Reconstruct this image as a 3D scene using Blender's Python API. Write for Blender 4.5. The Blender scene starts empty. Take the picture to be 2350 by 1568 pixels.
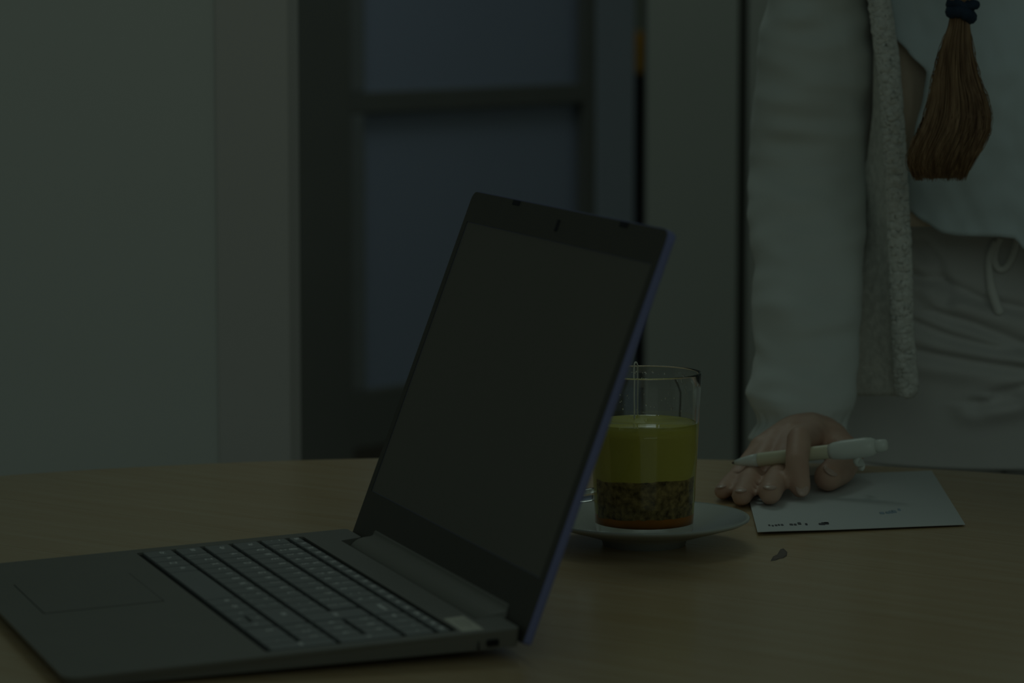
import bpy, bmesh, math, random
from mathutils import Vector, Matrix, noise
from math import sin, cos, pi, tan, atan, sqrt, exp

SC = bpy.context.scene
COL = SC.collection
TZ = 0.74                        # height of the table top above the floor
random.seed(7)

# ------------------------------------------------------------------ camera
F_PX, PITCH, CAM_H = 7575.0, 0.1116, 0.3944
cam_d = bpy.data.cameras.new('camera')
cam = bpy.data.objects.new('camera', cam_d)
COL.objects.link(cam)
cam.location = (0, 0, CAM_H + TZ)
cam.rotation_euler = (pi / 2 - PITCH, 0, 0)
cam_d.sensor_width = 36.0
cam_d.lens = F_PX / 2350.0 * 36.0
cam_d.clip_start = 0.05
cam_d.dof.use_dof = True
cam_d.dof.focus_distance = 2.32
cam_d.dof.aperture_fstop = 8.0
SC.camera = cam

# ------------------------------------------------------------------ world, lights, exposure
SC.view_settings.view_transform = 'Standard'
SC.view_settings.look = 'None'
SC.view_settings.exposure = -4.30
SC.view_settings.gamma = 1.0
SC.view_settings.use_curve_mapping = False

world = bpy.data.worlds.new('world')
SC.world = world
world.use_nodes = True
world.node_tree.nodes['Background'].inputs['Color'].default_value = (0.75, 1.0, 0.86, 1)
world.node_tree.nodes['Background'].inputs['Strength'].default_value = 0.95


def area_light(name, loc, target, size, size_y, energy, color):
    l = bpy.data.lights.new(name, 'AREA')
    l.shape = 'RECTANGLE'
    l.size = size
    l.size_y = size_y
    l.energy = energy
    l.color = color
    o = bpy.data.objects.new(name, l)
    COL.objects.link(o)
    o.location = loc
    o.rotation_euler = (Vector(target) - Vector(loc)).to_track_quat('-Z', 'Y').to_euler()
    return o


area_light('ceiling_light', (0.05, 3.75, TZ + 1.9), (0.15, 2.2, TZ), 0.9, 0.6, 41, (0.78, 1.0, 0.85))
area_light('front_fill', (0.4, -1.0, TZ + 1.3), (0.3, 2.7, TZ + 0.2), 2.4, 1.2, 66, (0.77, 1.0, 0.88))  # added fill lamp behind the camera, brightens the person from the front
area_light('door_fill', (-0.1, 4.15, TZ + 1.9), (0.0, 5.3, TZ + 0.1), 0.8, 0.8, 40, (0.75, 0.95, 1.0))  # added unseen lamp that brightens the glazed door

# ------------------------------------------------------------------ materials
def M(name, col, rough=0.6, spec=0.5, metal=0.0, var=0.0, scale=20.0, bump=0.0, bscale=200.0,
      stretch=(1, 1, 1), trans=0.0, ior=1.45, col2=None, sheen=0.0, sss=0.0):
    m = bpy.data.materials.new(name)
    m.use_nodes = True
    nt = m.node_tree
    b = nt.nodes['Principled BSDF']
    b.inputs['Base Color'].default_value = (*col, 1)
    b.inputs['Roughness'].default_value = rough
    b.inputs['Specular IOR Level'].default_value = spec
    b.inputs['Metallic'].default_value = metal
    b.inputs['Transmission Weight'].default_value = trans
    b.inputs['IOR'].default_value = ior
    if sheen:
        b.inputs['Sheen Weight'].default_value = sheen
    if sss:
        b.inputs['Subsurface Weight'].default_value = sss
        b.inputs['Subsurface Radius'].default_value = (0.006, 0.003, 0.002)
        b.inputs['Subsurface Scale'].default_value = 0.6
    if var or bump:
        tc = nt.nodes.new('ShaderNodeTexCoord')
        mp = nt.nodes.new('ShaderNodeMapping')
        mp.inputs['Scale'].default_value = stretch
        nt.links.new(tc.outputs['Object'], mp.inputs['Vector'])
    if var:
        n = nt.nodes.new('ShaderNodeTexNoise')
        n.inputs['Scale'].default_value = scale
        n.inputs['Detail'].default_value = 5
        nt.links.new(mp.outputs['Vector'], n.inputs['Vector'])
        r = nt.nodes.new('ShaderNodeValToRGB')
        c2 = col2 if col2 else tuple(c * (1 - var) for c in col)
        r.color_ramp.elements[0].position = 0.3
        r.color_ramp.elements[1].position = 0.7
        r.color_ramp.elements[0].color = (*c2, 1)
        r.color_ramp.elements[1].color = (*col, 1)
        nt.links.new(n.outputs['Fac'], r.inputs['Fac'])
        nt.links.new(r.outputs['Color'], b.inputs['Base Color'])
    if bump:
        n2 = nt.nodes.new('ShaderNodeTexNoise')
        n2.inputs['Scale'].default_value = bscale
        n2.inputs['Detail'].default_value = 4
        nt.links.new(mp.outputs['Vector'], n2.inputs['Vector'])
        bp = nt.nodes.new('ShaderNodeBump')
        bp.inputs['Strength'].default_value = bump
        bp.inputs['Distance'].default_value = 0.002
        nt.links.new(n2.outputs['Fac'], bp.inputs['Height'])
        nt.links.new(bp.outputs['Normal'], b.inputs['Normal'])
    return m


MAT = {}
MAT['white_wall'] = M('white_wall', (0.71, 0.72, 0.69), 0.55, 0.3, var=0.04, scale=3)
MAT['casing'] = M('casing', (0.655, 0.62, 0.6), 0.5, 0.3, var=0.03, scale=3)
MAT['grey_panel'] = M('grey_panel', (0.41, 0.42, 0.385), 0.5, 0.3, var=0.04, scale=3)
MAT['far_wall'] = M('far_wall', (0.33, 0.34, 0.28), 0.8, 0.2, var=0.05, scale=3)
MAT['door_frame'] = M('door_frame', (0.2, 0.2, 0.175), 0.5, 0.3, var=0.1, scale=4)
MAT['door_stile'] = M('door_stile', (0.46, 0.5, 0.56), 0.5, 0.3, var=0.1, scale=4)
MAT['bead'] = M('bead', (0.27, 0.28, 0.27), 0.5, 0.3, var=0.05)
MAT['kick'] = M('kick', (0.12, 0.1, 0.08), 0.6, 0.3, var=0.1, scale=4)
MAT['frosted'] = M('frosted', (0.42, 0.47, 0.6), 0.35, 0.4, var=0.05, scale=2, trans=0.10)
MAT['floor'] = M('floor', (0.30, 0.27, 0.23), 0.5, 0.4, var=0.15, scale=6, stretch=(1, 8, 1))
MAT['black'] = M('black', (0.0015, 0.0015, 0.002), 0.8, 0.1, var=0.2)
MAT['amber'] = M('amber', (0.85, 0.42, 0.05), 0.6, 0.2, var=0.2, scale=15)

MAT['wood'] = M('wood', (0.58, 0.445, 0.275), 0.24, 0.6, var=0.22, scale=5, stretch=(1.2, 14, 4),
                col2=(0.52, 0.36, 0.19), bump=0.04, bscale=40)
MAT['wood_edge'] = M('wood_edge', (0.50, 0.35, 0.18), 0.45, 0.4, var=0.2, scale=8)
MAT['knot'] = M('knot', (0.16, 0.12, 0.10), 0.6, 0.3, var=0.3, scale=120)
MAT['steel'] = M('steel', (0.25, 0.25, 0.25), 0.4, 0.5, metal=0.8, var=0.05)

MAT['deck'] = M('deck', (0.185, 0.182, 0.165), 0.42, 0.4, var=0.05, scale=30, bump=0.03, bscale=1500)
MAT['lid'] = M('lid', (0.2, 0.215, 0.42), 0.40, 0.4, var=0.05, scale=30)
MAT['bezel'] = M('bezel', (0.085, 0.08, 0.07), 0.5, 0.25, var=0.05, scale=30)
MAT['display'] = M('display', (0.165, 0.155, 0.135), 0.5, 0.25, var=0.02, scale=6)
MAT['well'] = M('well', (0.012, 0.012, 0.012), 0.7, 0.2, var=0.1)
MAT['key'] = M('key', (0.235, 0.245, 0.25), 0.5, 0.35, var=0.04, scale=60)
MAT['legend'] = M('legend', (0.95, 0.95, 0.96), 0.6, 0.2, var=0.02)
MAT['rubber'] = M('rubber', (0.03, 0.03, 0.04), 0.7, 0.2, var=0.1)
MAT['hingebar'] = M('hingebar', (0.21, 0.205, 0.185), 0.45, 0.3, var=0.05)
MAT['sticker'] = M('sticker', (0.62, 0.60, 0.52), 0.6, 0.3, var=0.04, scale=60)
MAT['stickerprint'] = M('stickerprint', (0.42, 0.41, 0.36), 0.6, 0.2, var=0.04)

MAT['china'] = M('china', (0.45, 0.47, 0.44), 0.18, 0.5, var=0.02)
MAT['glass'] = M('glass', (0.99, 1.0, 0.99), 0.0, 0.5, trans=1.0, ior=1.45)
MAT['tea'] = M('tea', (1.0, 0.92, 0.18), 0.0, 0.5, trans=0.22, ior=1.33)
MAT['leaf'] = M('leaf', (0.62, 0.46, 0.17), 0.8, 0.2, var=0.5, scale=260, col2=(0.11, 0.075, 0.02), bump=0.4, bscale=500)
MAT['tealees'] = M('tealees', (0.75, 0.27, 0.02), 0.6, 0.2, var=0.3, scale=60)
MAT['string'] = M('string', (0.8, 0.79, 0.74), 0.8, 0.2, var=0.05)
MAT['teatag'] = M('teatag', (0.72, 0.66, 0.42), 0.7, 0.2, var=0.05)
MAT['paper'] = M('paper', (0.64, 0.66, 0.66), 0.8, 0.2, var=0.02, scale=10)
MAT['ink'] = M('ink', (0.12, 0.12, 0.13), 0.7, 0.2, var=0.05)
MAT['ink_blue'] = M('ink_blue', (0.36, 0.44, 0.52), 0.7, 0.2, var=0.05)
MAT['pen_white'] = M('pen_white', (0.75, 0.78, 0.73), 0.35, 0.5, var=0.02)
MAT['pen_cream'] = M('pen_cream', (0.72, 0.69, 0.5), 0.4, 0.5, var=0.03)
MAT['pen_metal'] = M('pen_metal', (0.12, 0.09, 0.08), 0.4, 0.5, metal=0.6, var=0.03)

MAT['skin'] = M('skin', (0.6, 0.4, 0.3), 0.5, 0.35, var=0.16, scale=55, col2=(0.54, 0.33, 0.25), bump=0.10, bscale=260, sss=0.12)
MAT['nail'] = M('nail', (0.6, 0.43, 0.36), 0.3, 0.5, var=0.03)
MAT['sleeve'] = M('sleeve', (0.65, 0.68, 0.665), 0.85, 0.2, var=0.03, scale=25, bump=0.12, bscale=120, sheen=0.1)
MAT['shirt'] = M('shirt', (0.7, 0.8, 0.86), 0.85, 0.2, var=0.05, scale=20, bump=0.12, bscale=120)
MAT['shade_layer'] = M('shade_layer', (0.86, 0.7, 0.56), 0.85, 0.2, var=0.12, scale=25)  # brown of the shade between vest and shirt, put into the colour
MAT['vest'] = M('vest', (0.86, 0.85, 0.8), 0.9, 0.15, var=0.28, scale=160, bump=0.6, bscale=350)
MAT['band'] = M('band', (0.84, 0.84, 0.8), 0.9, 0.15, var=0.25, scale=220, bump=0.5, bscale=420)
MAT['trousers'] = M('trousers', (0.72, 0.71, 0.7), 0.85, 0.2, var=0.05, scale=20, bump=0.1, bscale=300)
MAT['cord'] = M('cord', (0.9, 0.9, 0.87), 0.8, 0.2, var=0.05)
MAT['hair'] = M('hair', (0.42, 0.27, 0.15), 0.45, 0.4, var=0.55, scale=300, stretch=(1, 1, 0.04), col2=(0.17, 0.09, 0.045))
MAT['hairtie'] = M('hairtie', (0.03, 0.05, 0.085), 0.7, 0.2, var=0.2, scale=200, bump=0.3, bscale=600)
MAT['eye'] = M('eye', (0.8, 0.8, 0.8), 0.2, 0.5, var=0.02)
MAT['shoe'] = M('shoe', (0.5, 0.5, 0.48), 0.6, 0.3, var=0.05)

# ------------------------------------------------------------------ helpers
TOP = []
ORG = {}


def P(px, py, Y):
    """a point of the photographed room at depth Y (metres from the lens) in table coordinates"""
    fw = Vector((0, cos(PITCH), -sin(PITCH)))
    up = Vector((0, sin(PITCH), cos(PITCH)))
    d = fw + Vector((1, 0, 0)) * ((px - 1175) / F_PX) - up * ((py - 784) / F_PX)
    return Vector((0, 0, CAM_H)) + d * (Y / d.y)


def obj(name, bm, mat, parent=None, smooth=False):
    me = bpy.data.meshes.new(name)
    if smooth:
        for f in bm.faces:
            f.smooth = True
    if parent is not None:
        o0 = ORG.get(parent.name, Vector((0, 0, 0)))
        if o0.length > 0:
            bmesh.ops.translate(bm, verts=bm.verts, vec=-o0)
    bm.to_mesh(me)
    bm.free()
    me.materials.append(mat)
    o = bpy.data.objects.new(name, me)
    COL.objects.link(o)
    if parent is not None:
        o.parent = parent
        ORG[o.name] = ORG.get(parent.name, Vector((0, 0, 0)))
    else:
        TOP.append(o)
    return o


def thing(name, label, cat, loc, group=None):
    o = bpy.data.objects.new(name, None)
    o.empty_display_size = 0.05
    COL.objects.link(o)
    o.location = loc
    o['label'] = label
    o['category'] = cat
    if group:
        o['group'] = group
    ORG[o.name] = Vector(loc)
    TOP.append(o)
    return o


def tag(o, label, cat, group=None):
    o['label'] = label
    o['category'] = cat
    if group:
        o['group'] = group


def struct(o):
    o['kind'] = 'structure'
    return o


def box(bm, lo, hi, bevel=0.0, mtx=None):
    lo, hi = Vector(lo), Vector(hi)
    r = bmesh.ops.create_cube(bm, size=1.0)
    vs = r['verts']
    c = (lo + hi) / 2
    s = hi - lo
    for v in vs:
        v.co = Vector((v.co.x * s.x + c.x, v.co.y * s.y + c.y, v.co.z * s.z + c.z))
    if bevel:
        es = {e for v in vs for e in v.link_edges}
        rr = bmesh.ops.bevel(bm, geom=list(es), offset=bevel, segments=2, affect='EDGES', profile=0.6)
        vs = list({v for f in rr['faces'] for v in f.verts} | {v for v in vs if v.is_valid})
    if mtx is not None:
        for v in vs:
            v.co = mtx @ v.co
    return vs


def rings(bm, rs, cap=True, close=True):
    """skin a list of equally long point loops"""
    L = [[bm.verts.new(p) for p in r] for r in rs]
    n = len(L[0])
    for a, b in zip(L, L[1:]):
        for i in range(n if close else n - 1):
            j = (i + 1) % n
            bm.faces.new((a[i], a[j], b[j], b[i]))
    if cap and close:
        bm.faces.new(list(reversed(L[0])))
        bm.faces.new(L[-1])
    return L


def lathe(bm, prof, n=64, center=(0, 0, 0)):
    """profile of (radius, z): closed when the first and last radius are 0"""
    cx, cy, cz = center
    L = []
    for r, z in prof:
        if r < 1e-6:
            L.append([bm.verts.new((cx, cy, cz + z))])
        else:
            L.append([bm.verts.new((cx + r * cos(2 * pi * i / n), cy + r * sin(2 * pi * i / n), cz + z)) for i in range(n)])
    for a, b in zip(L, L[1:]):
        for i in range(n):
            j = (i + 1) % n
            if len(a) == 1 and len(b) > 1:
                bm.faces.new((a[0], b[j], b[i]))
            elif len(b) == 1 and len(a) > 1:
                bm.faces.new((a[i], a[j], b[0]))
            elif len(a) > 1:
                bm.faces.new((a[i], a[j], b[j], b[i]))
    bmesh.ops.recalc_face_normals(bm, faces=bm.faces)


def tube(bm, pts, rad, n=10, flat=1.0, cap=True):
    """round tube along points, rad a number or one per point"""
    pts = [Vector(p) for p in pts]
    R = rad if isinstance(rad, (list, tuple)) else [rad] * len(pts)
    up = Vector((0, 0, 1))
    rs = []
    prev = None
    for i, p in enumerate(pts):
        t = (pts[min(i + 1, len(pts) - 1)] - pts[max(i - 1, 0)]).normalized()
        if prev is None:
            a = t.cross(up)
            if a.length < 1e-3:
                a = t.cross(Vector((0, 1, 0)))
        else:
            a = prev - t * prev.dot(t)
        a.normalize()
        prev = a
        b = t.cross(a)
        rs.append([p + a * (R[i] * cos(2 * pi * k / n)) + b * (R[i] * flat * sin(2 * pi * k / n)) for k in range(n)])
    rings(bm, rs, cap=cap)
    bmesh.ops.recalc_face_normals(bm, faces=bm.faces)


def smooth_path(pts, n):
    """Catmull-Rom through points"""
    pts = [Vector(p) for p in pts]
    q = [pts[0] * 2 - pts[1]] + pts + [pts[-1] * 2 - pts[-2]]
    out = []
    seg = len(pts) - 1
    for i in range(n):
        t = i / (n - 1) * seg
        k = min(int(t), seg - 1)
        u = t - k
        a, b, c, d = q[k], q[k + 1], q[k + 2], q[k + 3]
        out.append(0.5 * ((2 * b) + (c - a) * u + (2 * a - 5 * b + 4 * c - d) * u * u + (3 * b - a - 3 * c + d) * u ** 3))
    return out


def interp(tab, x):
    if x <= tab[0][0]:
        return tab[0][1:]
    for a, b in zip(tab, tab[1:]):
        if x <= b[0]:
            u = (x - a[0]) / (b[0] - a[0])
            u = u * u * (3 - 2 * u) * 0.5 + u * 0.5
            return tuple(p + (q - p) * u for p, q in zip(a[1:], b[1:]))
    return tab[-1][1:]


def capsule(bm, a, b, ra, rb, seg=14):
    """tapered capsule with round ends, closed"""
    a, b = Vector(a), Vector(b)
    t = (b - a)
    L = t.length
    t.normalize()
    x = t.cross(Vector((0, 0, 1)))
    if x.length < 1e-3:
        x = t.cross(Vector((0, 1, 0)))
    x.normalize()
    y = t.cross(x)
    prof = []
    for i in range(1, 6):
        an = pi / 2 * (1 - i / 5)
        prof.append((-ra * sin(an), ra * cos(an)))
    for i in range(0, 5):
        an = pi / 2 * i / 5
        prof.append((L + rb * sin(an), rb * cos(an)))
    rs = [[a + t * d + x * (r * cos(2 * pi * k / seg)) + y * (r * sin(2 * pi * k / seg)) for k in range(seg)] for d, r in prof]
    A = bm.verts.new(a - t * ra)
    B = bm.verts.new(b + t * rb)
    Ls = [[bm.verts.new(p) for p in r] for r in rs]
    for u, v in zip(Ls, Ls[1:]):
        for i in range(seg):
            j = (i + 1) % seg
            bm.faces.new((u[i], u[j], v[j], v[i]))
    for i in range(seg):
        j = (i + 1) % seg
        bm.faces.new((A, Ls[0][j], Ls[0][i]))
        bm.faces.new((B, Ls[-1][i], Ls[-1][j]))


def ellipsoid(bm, c, r, rot=None, seg=20):
    res = bmesh.ops.create_uvsphere(bm, u_segments=seg, v_segments=seg // 2 + 2, radius=1.0)
    m = Matrix.Translation(Vector(c)) @ (rot.to_4x4() if rot else Matrix()) @ Matrix.Diagonal((*r, 1))
    for v in res['verts']:
        v.co = m @ v.co


# ================================================================== THE SETTING
FZ = -TZ
bm = bmesh.new()
box(bm, (-5, -1.5, FZ - 0.05), (5, 10, FZ))
struct(obj('floor', bm, MAT['floor']))

wl = P(500, 800, 3.0).x
wr = P(667, 800, 3.0).x
bm = bmesh.new()
box(bm, (-3.5, 3.0, FZ), (wl, 3.14, 2.0))
struct(obj('wall_left', bm, MAT['white_wall']))
bm = bmesh.new()
box(bm, (wl, 2.994, FZ), (wr, 3.14, 2.0), bevel=0.003)
struct(obj('trim_1', bm, MAT['casing']))

# right: two grey panels with a recessed joint between them
pr0 = P(1484, 800, 4.2).x
pj0 = P(1690, 800, 4.2).x
pj1 = P(1712, 800, 4.2).x
bm = bmesh.new()
box(bm, (pr0, 4.235, FZ), (3.5, 4.33, 2.0))
wallr = struct(obj('wall_right', bm, MAT['door_frame']))
bm = bmesh.new()
box(bm, (pr0, 4.2, FZ), (pj0, 4.235, 2.0), bevel=0.003)
obj('panel', bm, MAT['grey_panel'], wallr)
bm = bmesh.new()
box(bm, (pj1, 4.2, FZ), (pj1 + 1.3, 4.235, 2.0), bevel=0.003)
obj('panel', bm, MAT['grey_panel'], wallr)
bm = bmesh.new()
box(bm, (pj1 + 1.31, 4.2, FZ), (3.5, 4.235, 2.0), bevel=0.003)
obj('panel', bm, MAT['grey_panel'], wallr)

bm = bmesh.new()
box(bm, (-4.5, 9.0, FZ), (4.5, 9.1, 3.0))
struct(obj('wall_back', bm, MAT['far_wall']))

# glazed door standing at an angle to the view
A0 = P(668, 600, 5.0)
A0.z = 0
ED = Vector((0.635, 0.773, 0)).normalized()
EN = Vector((-ED.y, ED.x, 0))


def dbox(bm, s0, s1, z0, z1, t0, t1, bevel=0.0):
    m = Matrix((( ED.x, EN.x, 0, A0.x), (ED.y, EN.y, 0, A0.y), (0, 0, 1, 0), (0, 0, 0, 1)))
    box(bm, (s0, t0, z0), (s1, t1, z1), bevel, m)


bm = bmesh.new()
dbox(bm, -0.10, 0.118, FZ, 1.5, -0.02, 0.03, 0.003)
door = struct(obj('door_1', bm, MAT['door_frame']))
for s0, s1, z0, z1, mt, nm in ((0.10, 0.700, 0.176, 0.209, 'door_frame', 'rail'), (0.10, 0.700, -0.345, -0.255, 'door_frame', 'rail'),
                               (0.10, 0.700, 1.40, 1.5, 'door_frame', 'rail'), (0.700, 0.730, FZ, 1.5, 'door_frame', 'stile'),
                               (0.730, 0.838, FZ, 1.5, 'door_stile', 'jamb'), (0.10, 0.700, FZ, -0.345, 'kick', 'kick_panel'), (0.118, 0.150, -0.255, 0.176, 'bead', 'glazing_bead'), (0.118, 0.150, 0.209, 1.40, 'bead', 'glazing_bead')):
    bm = bmesh.new()
    dbox(bm, s0, s1, z0, z1, -0.018, 0.028, 0.003)
    obj(nm, bm, MAT[mt], door)
for z0, z1 in ((0.209, 1.40), (-0.255, 0.176)):
    bm = bmesh.new()
    dbox(bm, 0.10, 0.700, z0, z1, 0.0, 0.008)
    obj('pane', bm, MAT['frosted'], door)

# narrow dark cabinet with an ochre box on it, in the gap
cx0, cx1 = P(1400, 400, 7.0).x, P(1560, 400, 7.0).x
ctop = P(1464, 172, 7.0).z
cab = thing('cabinet', 'narrow black cabinet seen in the slit beside the grey wall panel', 'cabinet', (0.5 * (cx0 + cx1), 7.2, FZ))
bm = bmesh.new()
box(bm, (cx0, 7.02, FZ), (cx1, 7.4, ctop), 0.004)
obj('body', bm, MAT['black'], cab)
bm = bmesh.new()
box(bm, (cx0 + 0.005, 7.0, FZ + 0.08), (cx1 - 0.005, 7.02, ctop - 0.02), 0.003)
obj('door', bm, MAT['black'], cab)
ob_x = P(1462, 100, 7.1).x
bm = bmesh.new()
zt = P(1462, 92, 7.1).z
box(bm, (ob_x - 0.022, 7.06, ctop), (ob_x + 0.016, 7.14, zt), 0.006)
box(bm, (ob_x - 0.012, 7.07, zt - 0.002), (ob_x + 0.016, 7.13, zt + 0.018), 0.006)
tag(obj('box', bm, MAT['amber']), 'small ochre box standing on the black cabinet in the slit', 'box')

# ================================================================== THE TABLE
TC = Vector((0.0044, 1.8062))
TR = 0.8651
tbl = thing('table', 'round pale wooden table with glued planks under the laptop', 'table', (TC.x, TC.y, FZ))
PD = Vector((0.80, -0.60))
PN = Vector((0.60, 0.80))
NP = 12
pw = 2 * TR / NP
for k in range(NP):
    n0, n1 = -TR + k * pw, -TR + (k + 1) * pw
    g = 0.00025
    lo, hi = n0 + (g if k else 0), n1 - (g if k < NP - 1 else 0)
    S = 14
    edge_p, edge_m = [], []
    for i in range(S + 1):
        n = lo + (hi - lo) * i / S
        h = sqrt(max(TR * TR - n * n, 0.0))
        edge_p.append((n, h))
        edge_m.append((n, -h))
    loop = edge_p + edge_m[::-1]
    if k == 0:
        loop = loop[:-1] if loop[0][1] == 0 else loop
    if k == NP - 1:
        loop = [q for i, q in enumerate(loop) if not (i > 0 and abs(q[0] - loop[i - 1][0]) < 1e-9 and abs(q[1] - loop[i - 1][1]) < 1e-9)]
    bm = bmesh.new()
    top = [bm.verts.new((TC.x + PD.x * h + PN.x * n, TC.y + PD.y * h + PN.y * n, 0)) for n, h in loop]
    bot = [bm.verts.new((v.co.x, v.co.y, -0.028)) for v in top]
    bm.faces.new(top)
    bm.faces.new(bot[::-1])
    for i in range(len(top)):
        j = (i + 1) % len(top)
        bm.faces.new((top[i], bot[i], bot[j], top[j]))
    bmesh.ops.recalc_face_normals(bm, faces=bm.faces)
    # local frame turned so that the grain runs along the plank
    ang = math.atan2(PD.y, PD.x)
    R = Matrix.Rotation(ang, 4, 'Z')
    off = Vector((TC.x + PN.x * (n0 + n1) / 2, TC.y + PN.y * (n0 + n1) / 2, 0))
    ri = R.inverted()
    for v in bm.verts:
        v.co = ri @ (v.co - off)
        v.co.x += 0
    me = bpy.data.meshes.new('plank')
    bm.to_mesh(me)
    bm.free()
    me.materials.append(MAT['wood'])
    o = bpy.data.objects.new('plank', me)
    COL.objects.link(o)
    o.parent = tbl
    o.location = off - Vector((TC.x, TC.y, FZ))
    o.rotation_euler = (0, 0, ang)
bm = bmesh.new()
lathe(bm, [(0, -0.05), (0.45, -0.05), (0.50, -0.029), (0, -0.029)], 48, (TC.x, TC.y, 0))
obj('underframe', bm, MAT['wood_edge'], tbl)
bm = bmesh.new()
lathe(bm, [(0, FZ + 0.03), (0.05, FZ + 0.03), (0.045, -0.05), (0, -0.05)], 32, (TC.x, TC.y, 0))
obj('column', bm, MAT['steel'], tbl, True)
bm = bmesh.new()
lathe(bm, [(0, FZ), (0.34, FZ), (0.33, FZ + 0.02), (0.06, FZ + 0.035), (0, FZ + 0.035)], 48, (TC.x, TC.y, 0))
obj('base_plate', bm, MAT['steel'], tbl, True)
# small dark knot in the wood beside the card
bm = bmesh.new()
kc = P(1789, 1279, 2.2)
kc = P(1789, 1279, 2.2085)
kc.z = 0
out = [(-.010, -.006), (-.006, .000), (-.001, .003), (.004, .010), (.007, .011), (.009, .006), (.007, .001), (.003, -.002), (-.001, -.003), (-.005, -.005)]
out = [(x * 0.75, y * 2.9) for x, y in out]
a = [bm.verts.new((kc.x + x, kc.y + y, 0.0001)) for x, y in out]
b = [bm.verts.new((kc.x + x * .8, kc.y + y * .8, 0.0005)) for x, y in out]
for i in range(len(a)):
    j = (i + 1) % len(a)
    bm.faces.new((a[i], a[j], b[j], b[i]))
bm.faces.new(b)
bmesh.ops.recalc_face_normals(bm, faces=bm.faces)
kn = obj('knot', bm, MAT['knot'], tbl)
kn['label'] = 'dark knot in the wood in front of the card'

# ================================================================== THE LAPTOP
LU = Vector((0.32428, -0.94596, 0)).normalized()
LB = Vector((0.94513, 0.32399, 0.041896)).normalized()      # from front to hinge
LN = LU.cross(LB).normalized()
LO = Vector((-0.1113, 2.21057, 0.0))
lap = thing('laptop', 'dark grey laptop standing open on the round wooden table', 'laptop', LO)
ORG[lap.name] = Vector((0, 0, 0))
lap.rotation_euler = Matrix(((LU.x, LB.x, LN.x), (LU.y, LB.y, LN.y), (LU.z, LB.z, LN.z))).to_euler()
W, D, DT = 0.360, 0.2654, 0.019


def rpoly(pts, r, seg=5):
    """round the corners of a polygon; r one radius per corner"""
    out = []
    n = len(pts)
    for i in range(n):
        p = Vector(pts[i])
        a = (Vector(pts[i - 1]) - p).normalized()
        b = (Vector(pts[(i + 1) % n]) - p).normalized()
        if r[i] <= 0:
            out.append(p)
            continue
        p0, p1 = p + a * r[i], p + b * r[i]
        for k in range(seg + 1):
            u = k / seg
            out.append(p0 * (1 - u) ** 2 + p * 2 * u * (1 - u) + p1 * u * u)
    return out


# chassis: outline (x along the hinge, y = -distance in front of it), notch for the hinge, well for the keys
outl = rpoly([(0, 0), (0.036, 0), (0.0405, -0.0158), (0.3255, -0.0158), (0.3235, 0), (W, 0), (W, -D), (0, -D)],
             [0.004, 0.003, 0.002, 0.002, 0.003, 0.004, 0.012, 0.012])
WX0, WX1, WY0, WY1 = 0.0125, 0.3495, -0.1484, -0.0342
hole = rpoly([(WX0, WY1), (WX1, WY1), (WX1, WY0), (WX0, WY0)], [0.002] * 4, 3)


def botz(y):
    return interp([(0, 0.0075), (0.03, 0.0062), (0.13, 0.0068), (0.27, 0.0122)], -y)[0]


bm = bmesh.new()
vo = [bm.verts.new((p.x, p.y, DT)) for p in outl]
vh = [bm.verts.new((p.x, p.y, DT)) for p in hole]
eo = [bm.edges.new((vo[i], vo[(i + 1) % len(vo)])) for i in range(len(vo))]
eh = [bm.edges.new((vh[i], vh[(i + 1) % len(vh)])) for i in range(len(vh))]
bmesh.ops.triangle_fill(bm, use_beauty=True, edges=eo + eh)
cen = Vector((W / 2, -D / 2))
def inset_pt(co, s):
    return Vector((co.x + (s if co.x < cen.x else -s) * (1 if abs(co.x - cen.x) > 0.15 else 0), co.y + (s if co.y < cen.y - 0.1 else 0)))
v1 = [bm.verts.new((v.co.x, v.co.y, DT - 0.0012)) for v in vo]
v2 = []
for v in vo:
    q = inset_pt(v.co, 0.0035)
    v2.append(bm.verts.new((q.x, q.y, botz(v.co.y))))
for A_, B_ in ((vo, v1), (v1, v2)):
    for i in range(len(A_)):
        j = (i + 1) % len(A_)
        bm.faces.new((A_[i], B_[i], B_[j], A_[j]))
bm.faces.new(v2[::-1])
hw = [bm.verts.new((v.co.x, v.co.y, DT - 0.0016)) for v in vh]
for i in range(len(vh)):
    j = (i + 1) % len(vh)
    bm.faces.new((vh[i], vh[j], hw[j], hw[i]))
bmesh.ops.recalc_face_normals(bm, faces=bm.faces)
chassis = obj('base', bm, MAT['deck'], lap)
bm = bmesh.new()
box(bm, (WX0 - 0.0005, WY0 - 0.0005, DT - 0.0026), (WX1 + 0.0005, WY1 + 0.0005, DT - 0.0016))
obj('key_well', bm, MAT['well'], lap)
# touchpad: a shallow plate with a fine dark groove round it
bm = bmesh.new()
tp = rpoly([(0.0795, -0.1680), (0.1780, -0.1680), (0.1780, -0.2415), (0.0795, -0.2415)], [0.002] * 4, 3)
rings(bm, [[(p.x, p.y, DT - 0.0004) for p in tp], [(p.x, p.y, DT + 0.00022) for p in tp]])
bmesh.ops.recalc_face_normals(bm, faces=bm.faces)
obj('touchpad', bm, MAT['deck'], lap)
bm = bmesh.new()
def frame(bm, x0, x1, y0, y1, w, z0, z1):
    box(bm, (x0 - w, y0 - w, z0), (x1 + w, y0, z1))
    box(bm, (x0 - w, y1, z0), (x1 + w, y1 + w, z1))
    box(bm, (x0 - w, y0, z0), (x0, y1, z1))
    box(bm, (x1, y0, z0), (x1 + w, y1, z1))
frame(bm, 0.0795, 0.1780, -0.2415, -0.1680, 0.0005, DT - 0.0003, DT + 0.00006)
obj('touchpad_groove', bm, MAT['well'], lap)
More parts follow.
